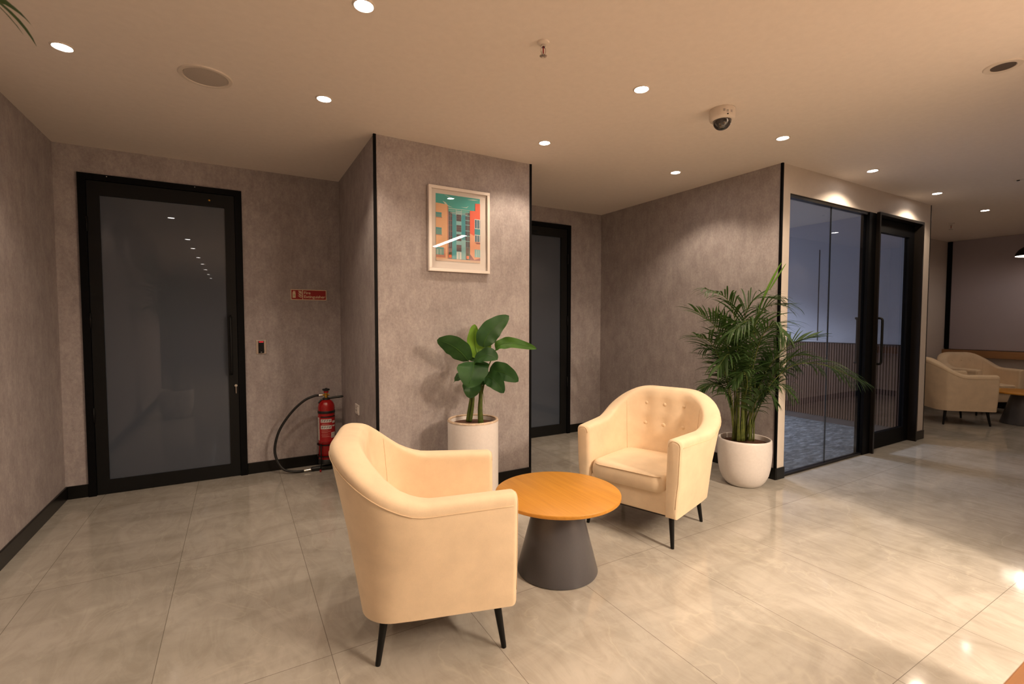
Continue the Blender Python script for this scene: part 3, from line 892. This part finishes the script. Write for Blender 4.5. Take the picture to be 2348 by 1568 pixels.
PP = Vector((3.50, 2.33, 0)); dQ = PP.dot(DEP); uQ = PP.dot(LAT)
def pq(cx, cy, wv=0.0):
    px, py = 1280 + cx / 2.178, 560 + cy / 2.178
    d = dQ + wv
    return LAT * ((px - 1174) / 1091.23 * d - uQ) + DEP * wv + Vector((0, 0, 1.3 + (736.5 - py) / 1091.23 * d))
palm = thing('potted_palm', 'areca palm in a round white pot beside the glass partition corner', 'palm', PP)
palm_pot(palm)
B0 = 985
FR = [
    # control points (measured), max leaflet length, droop
    ([(905, B0, .0), (900, 700, .0), (890, 430, .0), (840, 275, .0), (730, 222, -.05)], .26, .9),
    ([(900, B0, .0), (885, 720, -.03), (850, 520, -.05), (775, 400, -.08), (680, 330, -.12)], .30, .35),
    ([(895, B0, .0), (870, 760, -.02), (820, 600, -.08), (760, 490, -.12), (690, 455, -.16)], .27, .6),
    ([(920, B0, .02), (925, 700, .02), (915, 470, .02), (960, 290, .0), (1090, 262, -.04)], .30, .8),
    ([(935, B0, .0), (945, 700, .0), (960, 480, -.02), (1030, 320, -.05), (1150, 300, -.12)], .30, .75),
    ([(925, B0, -.02), (940, 720, -.06), (985, 480, -.14), (960, 380, -.22), (860, 440, -.30)], .30, .9),
    ([(940, B0, -.02), (960, 720, -.08), (1010, 480, -.16), (1080, 400, -.26), (1130, 450, -.34)], .28, .9),
    ([(950, B0, .0), (985, 780, -.02), (1060, 610, -.06), (1160, 500, -.08), (1290, 455, -.12)], .22, .25),
    ([(960, B0, .0), (1000, 820, -.03), (1080, 660, -.10), (1180, 560, -.18), (1290, 560, -.25)], .20, .6),
    ([(960, B0, -.02), (1010, 790, -.08), (1150, 620, -.18), (1320, 600, -.26), (1510, 680, -.34)], .26, .7),
    ([(965, B0, .0), (1000, 850, -.03), (1060, 730, -.10), (1120, 700, -.15), (1170, 750, -.2)], .20, .8),
    ([(900, B0, .0), (880, 850, .02), (840, 740, .03), (780, 700, .02), (720, 722, .0)], .16, .8),
    ([(890, B0, .0), (865, 780, .0), (830, 620, .0), (780, 530, -.02), (725, 520, -.04)], .20, .8),
    ([(930, B0, .03), (935, 760, .05), (930, 560, .05), (960, 440, .05), (1030, 420, .02)], .26, .7),
    ([(950, B0, .0), (990, 800, .0), (1040, 640, .0), (1110, 560, .02), (1180, 600, .0)], .24, .8),
    ([(945, B0, -.03), (970, 880, -.08), (1000, 780, -.14), (1050, 730, -.2), (1090, 780, -.25)], .18, .8),
    ([(915, B0, .0), (900, 760, -.05), (880, 600, -.12), (850, 550, -.18), (800, 620, -.25)], .22, .9),
    ([(925, B0, -.03), (930, 820, -.08), (950, 700, -.15), (930, 640, -.22), (880, 690, -.28)], .18, .9),
    ([(910, B0, .02), (900, 740, .04), (870, 500, .05), (830, 400, .05), (790, 360, .03)], .26, .4),
    ([(935, B0, .0), (960, 850, .02), (1010, 700, .04), (1080, 640, .03), (1150, 640, .0)], .22, .8),
]
for i, (pts, L, dr) in enumerate(FR):
    bm = frond_bm([pq(*p) for p in pts], L, 11 + i, .42 if i != 9 else .5, 30, dr, .013)
    for v in bm.verts:
        ex, ey = v.co.x + PP.x - 3.775, v.co.y + PP.y - 2.23
        if ex > 0 and ey > 0:
            if ex < ey: v.co.x -= ex
            else: v.co.y -= ey
    obj('frond', bm, [M['palm'], M['cane']], palm, True)
# closed spear leaf
sp = [pq(945, 620, 0), pq(990, 420, 0), pq(1035, 245, -.02), pq(1108, 92, -.03)]
bm = leaf_bm(pq(1000, 330, -.01), pq(1050, 210, -.03), pq(1108, 92, -.03), .034, LAT * .8 + DEP * .3 + Vector((0, 0, .5)), .5)
s_ = obj('spear_leaf', bm, M['palm_light'], palm, True)
bm = leaf_bm(pq(1050, 230, -.01), pq(1085, 170, -.02), pq(1130, 97, -.02), .014, LAT * .8 + Vector((0, 0, .5)), .4)
obj('spear_leaf', bm, M['palm_light'], palm, True)
obj('spear_stalk', tube(catmull([pq(930, B0, 0), pq(940, 700, 0), pq(975, 450, 0), pq(1008, 310, -.01)], 8), taper(.007, .004, 25), 8), M['cane'], palm, True)
rnd = random.Random(5)
for i in range(14):
    x0 = 882 + i * 8.2; top = (x0 - 935) * .9 + 935 + rnd.uniform(-8, 8)
    wv = rnd.uniform(-.09, .09)
    pts = [pq(x0, B0 + 3, wv), pq((x0 + top) / 2, 880, wv), pq(top, 700 + rnd.uniform(-60, 60), wv * 1.3)]
    obj('cane', tube(catmull(pts, 6), taper(rnd.uniform(.0045, .0075), .004, 13), 10), M['cane'], palm, True)

# second palm, left of the viewpoint: its tips enter the top left corner
P2 = Vector((-.72, 1.35, 0))
palm2 = thing('potted_palm', 'tall palm by the left wall, only blurred leaf tips in the top left corner', 'palm', P2)
palm_pot(palm2)
def rel(x, y, z): return Vector((x, y, z)) - P2
F2 = [
    [rel(-.72, 1.35, .34), rel(-.70, 1.37, 1.2), rel(-.63, 1.42, 1.85), rel(-.54, 1.46, 2.03), rel(-.425, 1.49, 1.995)],
    [rel(-.74, 1.37, .34), rel(-.78, 1.4, 1.1), rel(-.86, 1.55, 1.7), rel(-.9, 1.8, 2.0), rel(-.88, 2.05, 1.95)],
    [rel(-.74, 1.33, .34), rel(-.80, 1.25, 1.1), rel(-.88, 1.0, 1.7), rel(-.92, .7, 1.9), rel(-.90, .45, 1.8)],
    [rel(-.70, 1.33, .34), rel(-.66, 1.30, 1.0), rel(-.62, 1.15, 1.55), rel(-.66, .95, 1.8), rel(-.75, .75, 1.8)],
    [rel(-.75, 1.36, .34), rel(-.84, 1.37, 1.1), rel(-.93, 1.4, 1.6), rel(-.95, 1.45, 1.9), rel(-.93, 1.5, 2.15)],
    [rel(-.72, 1.38, .34), rel(-.72, 1.45, .9), rel(-.78, 1.6, 1.3), rel(-.86, 1.8, 1.5), rel(-.9, 2.0, 1.45)],
]
for i, pts in enumerate(F2):
    bm = frond_bm(pts, (.20, .24, .24, .22, .15, .22)[i], 40 + i, .5, 20, .6, .02)
    for v in bm.verts: v.co.x = max(v.co.x, -1.085 - P2.x)
    obj('frond', bm, [M['palm'], M['cane']], palm2, True)

# ------------------------------------------------------------------ picture on the pillar
def picture():
    x0, x1, z0, z1 = 1.206, 1.696, 1.662, 2.275
    t = thing('framed_picture', 'white framed print of teal and orange buildings hung on the pillar', 'picture', (x0, YP, z0))
    W, Hh = x1 - x0, z1 - z0; f = .022
    bm = NB()
    for a in ((0, W, 0, f), (0, W, Hh - f, Hh), (0, f, f, Hh - f), (W - f, W, f, Hh - f)):
        add_box(bm, a[0], a[1], -.032, -.002, a[2], a[3], 0, .0015, 2)
    obj('frame', bm, M['frame_white'], t, False)
    obj('mat_board', box(f, W - f, -.014, -.006, f, Hh - f), M['mat_board'], t)
    # print: coordinates from the picture itself, u 0..1, v 0..1 (down)
    C = {'sky': (.030, .42, .40), 'cloud': (.60, .72, .66), 'peach': (.83, .47, .25), 'peachd': (.55, .22, .15), 'red': (.84, .125, .065), 'pink': (.86, .40, .24), 'teal': (.015, .30, .38),
         'teal2': (.03, .38, .45), 'lteal': (.22, .52, .56), 'dark': (.060, .040, .065), 'grey': (.16, .12, .12), 'win': (.10, .32, .30), 'blue': (.02, .13, .22), 'pot': (.85, .16, .03),
         'gnd': (.72, .50, .36), 'plum': (.33, .12, .12), 'light': (.70, .78, .76), 'green': (.08, .09, .03), 'turq': (.01, .30, .38)}
    keys = list(C); ms = [mat('print_' + k_, C[k_], .55) for k_ in keys]
    px0, px1, pz0, pz1 = .058, .058 + .355, .078, Hh - .052
    y = -.0145
    bm = NB(); lay = [0]
    def q(pts, c):
        lay[0] += 1; yy = y - lay[0] * .00004
        add_poly(bm, [(px0 + (px1 - px0) * u, yy, pz1 - (pz1 - pz0) * v) for u, v in pts], keys.index(c))
    def r(a, b, c_, d, c): q([(a, b), (c_, b), (c_, d), (a, d)], c)
    r(0, 0, 1, 1, 'sky')
    # clouds
    q([(.15, .10), (.22, .12), (.27, .16), (.38, .185), (.30, .175), (.22, .16)], 'cloud'); q([(.55, .16), (.68, .155), (.74, .13), (.69, .165)], 'cloud'); q([(.18, .01), (.30, .025), (.38, .05), (.28, .03)], 'cloud')
    q([(.70, .035), (.85, .02), (.98, .025), (.84, .035)], 'cloud')
    r(.25, .28, .75, .97, 'grey')
    r(.25, .25, .36, .80, 'dark'); r(.66, .24, .76, .76, 'dark')
    r(.36, .25, .66, .96, 'teal'); r(.45, .22, .57, .96, 'lteal')
    for a in (.28, .44, .58, .74): r(.455, a, .565, a + .10, 'dark')
    for a in (.28, .44, .58, .74):
        for b in (.03, .06): r(.455, a + b, .565, a + b + .006, 'grey')
    r(.355, .66, .45, .96, 'teal2'); r(.57, .66, .665, .96, 'lteal')
    for a in (.28, .315, .70, .735): r(a - .002, .26, a + .003, .78, 'lteal')
    for v in (.31, .38, .45, .54, .62, .70): r(.25, v, .36, v + .006, 'plum'); r(.66, v - .03, .76, v - .02, 'lteal')
    r(.455, .85, .565, .96, 'light'); r(.50, .86, .52, .96, 'lteal')
    # bridge of cables
    for v0, v1 in ((.20, .21), (.23, .235), (.255, .262), (.275, .28)):
        q([(.27 + (v0 - .2) * .9, v0), (.76 - (v0 - .2) * .7, v0 - .005), (.76 - (v0 - .2) * .7, v0), (.27 + (v0 - .2) * .9, v1)], 'cloud')
    r(.443, .20, .449, .30, 'cloud'); r(.567, .20, .573, .30, 'cloud')
    # left block
    q([(0, .14), (.25, .15), (.25, .98), (0, .98)], 'peach'); q([(.25, .15), (.275, .19), (.275, .96), (.25, .96)], 'peachd')
    for a, b, ww in ((.28, .35, .125), (.505, .61, .125), (.80, .91, .17)):
        if ww > .15: r(0, a + .01, ww + .035, b + .04, 'peachd')
        r(0, a, ww, b, 'win'); r(0, b, ww + .01, b + .012, 'peachd'); r(0, a, ww, a + .02, 'teal')
    for u in (.03, .10): r(u, .83, u + .008, .91, 'light')
    # right block
    q([(.76, .20), (.885, .195), (.885, .08), (1, .075), (1, .98), (.76, .98)], 'red')
    q([(.76, .55), (1, .62), (1, .98), (.76, .98)], 'pink')
    r(.87, .32, 1, .67, 'light'); r(.88, .33, 1, .46, 'blue'); r(.87, .47, 1, .56, 'turq'); r(.88, .57, 1, .67, 'blue')
    for u in (.92, .975): r(u, .33, u + .012, .46, 'light'); r(u, .57, u + .012, .67, 'light')
    q([(.87, .68), (1, .68), (1, .705), (.92, .705)], 'plum')
    r(.87, .79, 1, .91, 'lteal'); r(.91, .80, .92, .91, 'light'); r(.96, .80, .965, .91, 'light')
    q([(.76, .87), (.80, .90), (.86, .955), (1, .92), (1, .975), (.76, .975)], 'plum')
    r(0, .945, 1, .975, 'gnd') if False else r(0, .965, 1, 1, 'gnd')
    for u in (.28, .68):
        r(u, .90, u + .06, .945, 'pot'); r(u + .005, .86, u + .055, .90, 'green')
    obj('print', bm, ms, t)
    obj('glass_pane', box(f, W - f, -.0240, -.0215, f, Hh - f), M['art_glass'], t)
picture()

# ------------------------------------------------------------------ text helper
def text_mesh(s, size, off=0.0):
    cu = bpy.data.curves.new('t', 'FONT'); cu.body = s; cu.size = size; cu.offset = off; cu.extrude = .0002; cu.space_character = .96
    o = bpy.data.objects.new('t', cu); COL.objects.link(o)
    bpy.context.view_layer.update()
    me = bpy.data.meshes.new_from_object(o.evaluated_get(bpy.context.evaluated_depsgraph_get()))
    bpy.data.objects.remove(o); bpy.data.curves.remove(cu)
    return me

# fire sign
sx0, sx1, sz0, sz1 = .418, .712, 1.486, 1.578
t = thing('safety_sign', 'red sign reading Fire Extinguisher, on the wall right of the left door', 'sign', (sx0, YA, sz0))
sw, sh = sx1 - sx0, sz1 - sz0
obj('border', box(0, sw, -.0035, -.0005, 0, sh, .0006), M['sign_cream'], t)
bm = NB(); add_box(bm, .006, .093, -.0042, -.003, .006, sh - .006); add_box(bm, .099, sw - .006, -.0042, -.003, .006, sh - .006)
obj('red_field', bm, M['sign_red'], t)
bm = NB()
yy = -.0046
def sp_(pts, mi=0): add_poly(bm, [(a, yy, b) for a, b in pts], mi)
sp_([(.014, .018), (.039, .018), (.039, .062), (.036, .070), (.031, .0745), (.031, .079), (.023, .079), (.017, .070), (.014, .062)])
sp_([(.031, .0765), (.038, .077), (.041, .072), (.034, .0745)])
def fl_(x, z, w_, h_):
    P = [(x, z + h_), (x + w_ * .35, z + h_ * .45), (x + w_, z), (x + w_, z + h_ * .28), (x + w_ * .5, z + h_ * .62), (x + w_ * .18, z + h_)]
    sp_(P)
for j in range(5): fl_(.058 + (.004 if j % 2 else 0), .018 + j * .0105, .030, .020)
fl_(.066, .064, .022, .018); fl_(.078, .066, .012, .016)
obj('pictogram', bm, M['sign_cream'], t)
bm = NB(); yy = -.0050
sp_([(.021, .030), (.033, .030), (.033, .050), (.021, .050)]); obj('pictogram_label', bm, M['sign_green'], t)
for s, z in (('Fire', .052), ('Extinguisher', .018)):
    me = text_mesh(s, .0345, .0004); me.materials.clear(); me.materials.append(M['sign_cream'])
    xs = [v.co.x for v in me.vertices]; wd = max(xs) - min(xs)
    o = bpy.data.objects.new('lettering', me); COL.objects.link(o); o.parent = t
    k_ = (.176 if s != 'Fire' else .053) / wd
    o.matrix_local = Matrix.Translation((.105, -.0046, z)) @ Matrix.Rotation(R(90), 4, 'X') @ Matrix.Diagonal((k_, 1, 1, 1))

# card reader
t = thing('card_reader', 'black access card reader on a steel plate between the left door and extinguisher', 'card reader', (.142, YA, 1.020))
obj('steel_plate', box(0, .078, -.006, 0, 0, .118, .002), M['steel'], t)
obj('reader_body', box(.018, .060, -.020, -.006, .007, .112, .004, 3), M['matte_black'], t, True, 40)
obj('indicator', box(.022, .056, -.0212, -.0195, .098, .108, .0005), M['led_red'], t)
obj('printed_mark', box(.034, .044, -.0205, -.0199, .0145, .0175), M['white_plastic'], t)

# socket plate on the pillar's side (faces left)
t = thing('wall_socket', 'white socket plate with rocker low on the side of the pillar', 'socket', (XP0, 3.91, .593))
obj('plate', box(-.009, 0, -.062, .062, -.040, .040, .003), M['white_plastic'], t)
obj('rocker', box(-.013, -.008, -.050, -.022, -.022, .022, .002), M['white_plastic'], t)
bm = NB()
for yv, zv in ((.020, .014), (.030, -.010), (.010, -.010)): add_lathe(bm, [(0, 0), (.004, 0), (.004, .001), (0, .001)], 12, (0, 0, 0)) if False else add_box(bm, -.0098, -.0088, yv - .004, yv + .004, zv - .004, zv + .004)
obj('pin_hole', bm, M['matte_black'], t)

# ------------------------------------------------------------------ fire extinguisher
EX = Vector((.668, 4.40, 0))
t = thing('fire_extinguisher', 'red fire extinguisher with black hose and brass valve in the left corner', 'fire extinguisher', EX)
r = .0695
cyl = obj('cylinder', lathe([(0, .075), (.060, .075), (r, .088), (r, .545)] + [(.012 + (r - .012) * math.cos(R(a)), .545 + .072 * math.sin(R(a))) for a in range(10, 91, 10)] + [(0, .617)], 56), M['red'], t, True, 45)
obj('base_cup', lathe([(0, .058), (r + .002, .058), (r + .002, .098), (r, .1), (0, .1)], 48), M['rubber'], t, True, 45)
for z in (.500,): obj('band', lathe([(r + .0015, z), (r + .0025, z + .001), (r + .0025, z + .021), (r + .0015, z + .022)], 48), M['rubber'], cyl, True, 45)
# wrapped label (front towards the room)
fa = math.atan2(-math.cos(R(9)), -math.sin(R(9)))
def wrap(a0, a1, z0, z1, rr, n=14):
    bm = NB(); prev = None
    for i in range(n + 1):
        a = fa + a0 + (a1 - a0) * i / n
        p = bm.verts.new((rr * math.cos(a), rr * math.sin(a), z0)); q_ = bm.verts.new((rr * math.cos(a), rr * math.sin(a), z1))
        if prev: bm.faces.new((prev[0], p, q_, prev[1]))
        prev = (p, q_)
    return bm
def join(bms):
    out = NB()
    for b in bms:
        me = bpy.data.meshes.new('j'); b.to_mesh(me); b.free(); out.from_mesh(me); bpy.data.meshes.remove(me)
    return out
lab = obj('label', wrap(-1.45, 1.5, .255, .478, r + .0006, 30), mat('label_red', (.42, .012, .016), .4), cyl, True)
obj('label_heading', wrap(-.75, 1.3, .466, .477, r + .0010), M['rubber'], lab, True)
W_ = M['white_plastic']
obj('label_panel', join([wrap(-1.4, -.95, .268, .466, r + .001), wrap(-.72, .62, .424, .452, r + .001), wrap(-.72, .62, .366, .398, r + .001), wrap(.72, 1.25, .414, .434, r + .001), wrap(.72, 1.25, .384, .396, r + .001), wrap(.55, 1.2, .286, .334, r + .001)]), W_, lab, True)
marks = []
rn = random.Random(3)
for z0 in (.426, .369):
    for a in (-.6, -.3, 0, .3):
        marks.append(wrap(a, a + rn.uniform(.06, .14), z0 + .004, z0 + .018, r + .0014, 3)); marks.append(wrap(a + .10, a + .2, z0 + .010, z0 + .022, r + .0014, 3))
for k_ in range(12): marks.append(wrap(.62 + .05 * (k_ % 6), .64 + .05 * (k_ % 6), .29 + (.022 if k_ > 5 else 0), .306 + (.022 if k_ > 5 else 0), r + .0014, 2))
for k_ in range(14): marks.append(wrap(-1.35, -1.02, .272 + .0135 * k_, .276 + .0135 * k_, r + .0014, 3))
obj('label_text', join(marks), M['grey_print'], lab)
lines = []
for z in (.412, .407, .402, .355, .349, .341, .334, .322, .314, .306, .298): lines.append(wrap(-.7 + rn.uniform(0, .15), .5 + rn.uniform(-.4, .1), z, z + .0018, r + .0012, 8))
obj('label_text_line', join(lines), mat('label_text', (.75, .35, .3), .6), lab)
obj('neck', lathe([(0, .60), (.030, .60), (.030, .630), (.016, .634), (0, .634)], 28), M['rubber'], t, True, 45)
bm = NB(); add_lathe(bm, [(0, .63), (.014, .63), (.014, .645), (.018, .648), (.018, .660), (.012, .664), (.012, .675), (0, .675)], 20)
add_tube(bm, [(-.034, 0, .656), (.026, 0, .656)], .0085, 10)
valve = obj('valve', bm, M['brass'], t, True, 45)
obj('valve_guard', lathe([(0, .675), (.020, .675), (.022, .682), (.020, .690), (0, .690)], 24), M['red'], valve, True, 45)
obj('hand_wheel', lathe([(0, .694), (.026, .694), (.031, .699), (.031, .705), (.026, .709), (.008, .709), (.006, .716), (0, .716)], 28), M['rubber'], valve, True, 45)
bm = NB(); add_tube(bm, [(.018, -.006, .622), (.06, -.01, .630), (.13, -.02, .636)], [.008, .010, .010], 10); add_lathe(bm, [(0, 0), (.001, 0)], 3) if False else None
for k_ in range(6): add_tube(bm, [(.055 + k_ * .014, -.0115, .6265 + k_ * .0006), (.062 + k_ * .014, -.012, .6268 + k_ * .0006)], .0075, 8)
add_tube(bm, [(.128, -.02, .636), (.142, -.022, .633)], [.010, .003], 10)
obj('carry_handle', bm, M['rubber'], t, True, 45)
obj('squeeze_lever', tube([(-.02, -.004, .622), (-.045, -.006, .612), (-.066, -.01, .588)], [.008, .008, .006], 8), M['rubber'], t, True, 45)
obj('connector', tube([(-.030, 0, .656), (-.062, 0, .655)], [.010, .008], 12), M['chrome'], t, True, 45)
# hose in a loop to the left, down to the floor and back with its horn
hp = [(-.060, 0, .655), (-.10, 0, .652), (-.18, .01, .615), (-.28, .02, .52), (-.37, .03, .38), (-.408, .035, .235), (-.395, .03, .13), (-.345, .015, .045), (-.27, 0, .018), (-.19, -.01, .014)]
obj('hose', tube(catmull(hp, 10), .0105, 14), M['rubber'], t, True)
obj('hose_coupling', tube([(-.19, -.01, .014), (-.135, -.012, .018)], .0115, 14), M['chrome'], t, True, 45)
bm = NB(); add_tube(bm, [(-.135, -.012, .018), (-.125, -.012, .020), (-.10, -.014, .022), (.0, -.02, .024), (.035, -.02, .024)], [.012, .020, .018, .0185, .022], 16)
obj('discharge_horn', bm, M['rubber'], t, True, 45)

ts = thing('extinguisher_stand', 'black wire floor stand with red feet holding the fire extinguisher', 'stand', EX)
bm = NB()
for z in (.128, .228):
    ring = [((r + .007) * math.cos(2 * math.pi * k_ / 36), (r + .007) * math.sin(2 * math.pi * k_ / 36), z) for k_ in range(37)]
    add_tube(bm, ring, .005, 8)
obj('hoop', bm, M['matte_black'], ts, True)
for a in (-2.35, -.45, 1.57):
    c, s = math.cos(a), math.sin(a)
    lg = obj('leg', tube([((r + .012) * c, (r + .012) * s, .24), ((r + .013) * c, (r + .013) * s, .06), ((r + .022) * c, (r + .022) * s, .012)], .0052, 8), M['matte_black'], ts, True)
    obj('foot_cap', tube([((r + .022) * c, (r + .022) * s, .020), ((r + .023) * c, (r + .023) * s, 0.0)], .008, 10), M['sign_red'], lg, True)

# ------------------------------------------------------------------ lounge window, blind, sill, pendant lamps
wn = struct('window_2')
obj('window_frame', box(XF + .01, XF + .05, YR - .075, YR - .002, .86, H - .01), M['black'], wn)
tag(obj('roller_blind', box(XF - .012, XF - .008, YO + .3, YR - .062, .862, H - .002), M['blind']), 'grey roller blind drawn down over the lounge window', 'blind')
struct('trim_window_edge', box(XF - .025, XF + .04, YR - .060, YR - .002, .875, H - .002), M['black'])
struct('trim_window_sill', box(XF - .10, XF + .02, YO + .012, YR - .013 + .012, .745, .853, .003), M['sill_wood'])

def pendant(x, y, z, label):
    t = thing('pendant_lamp', label, 'pendant lamp', (x, y, z), 0, 'black dome pendants over the lounge')
    prof = [(.20, 0), (.193, .035), (.165, .085), (.115, .125), (.05, .148), (.02, .155), (.0, .155)]
    obj('shade', lathe([(.20, 0)] + prof[1:], 48), M['matte_black'], t, True, 60) if False else None
    bm = NB(); add_lathe(bm, prof, 48, closed_bot=False, closed_top=False)
    sh = obj('shade', bm, M['matte_black'], t, True, 60)
    bm = NB(); add_lathe(bm, [(max(0, a - .004), b - .003 if b > .01 else b) for a, b in prof], 48, closed_bot=False, closed_top=False)
    obj('shade_lining', bm, M['lamp_in'], sh, True, 60)
    obj('cord', tube([(0, 0, .15), (0, 0, H - z)], .003, 8), M['matte_black'], t)
    obj('bulb', lathe([(0, .03), (.02, .035), (.03, .055), (.025, .08), (.012, .10), (0, .10)], 24), M['bulb'], t, True)
    ld = bpy.data.lights.new('glow', 'POINT'); ld.energy = 1.5; ld.color = WARM; ld.shadow_soft_size = .03
    o = bpy.data.objects.new('glow', ld); COL.objects.link(o); o.parent = t; o.location = (0, 0, .0)
pendant(9.06, 1.98, 2.16, 'black dome pendant lamp at the right edge before the blind')

# wooden desk at the lower right corner
t = thing('desk', 'brown wooden desk, only its corner in the bottom right of the picture', 'desk', (0, 0, 0))
obj('desktop', box(.93, 2.4, -.50, .232, .722, .75, .002), M['desk_wood'], t)
for x in (.97, 2.36):
    for y_ in (-.46, .19):
        obj('leg', box(x - .022, x + .022, y_ - .022, y_ + .022, 0, .7215, .002), M['matte_black'], t)
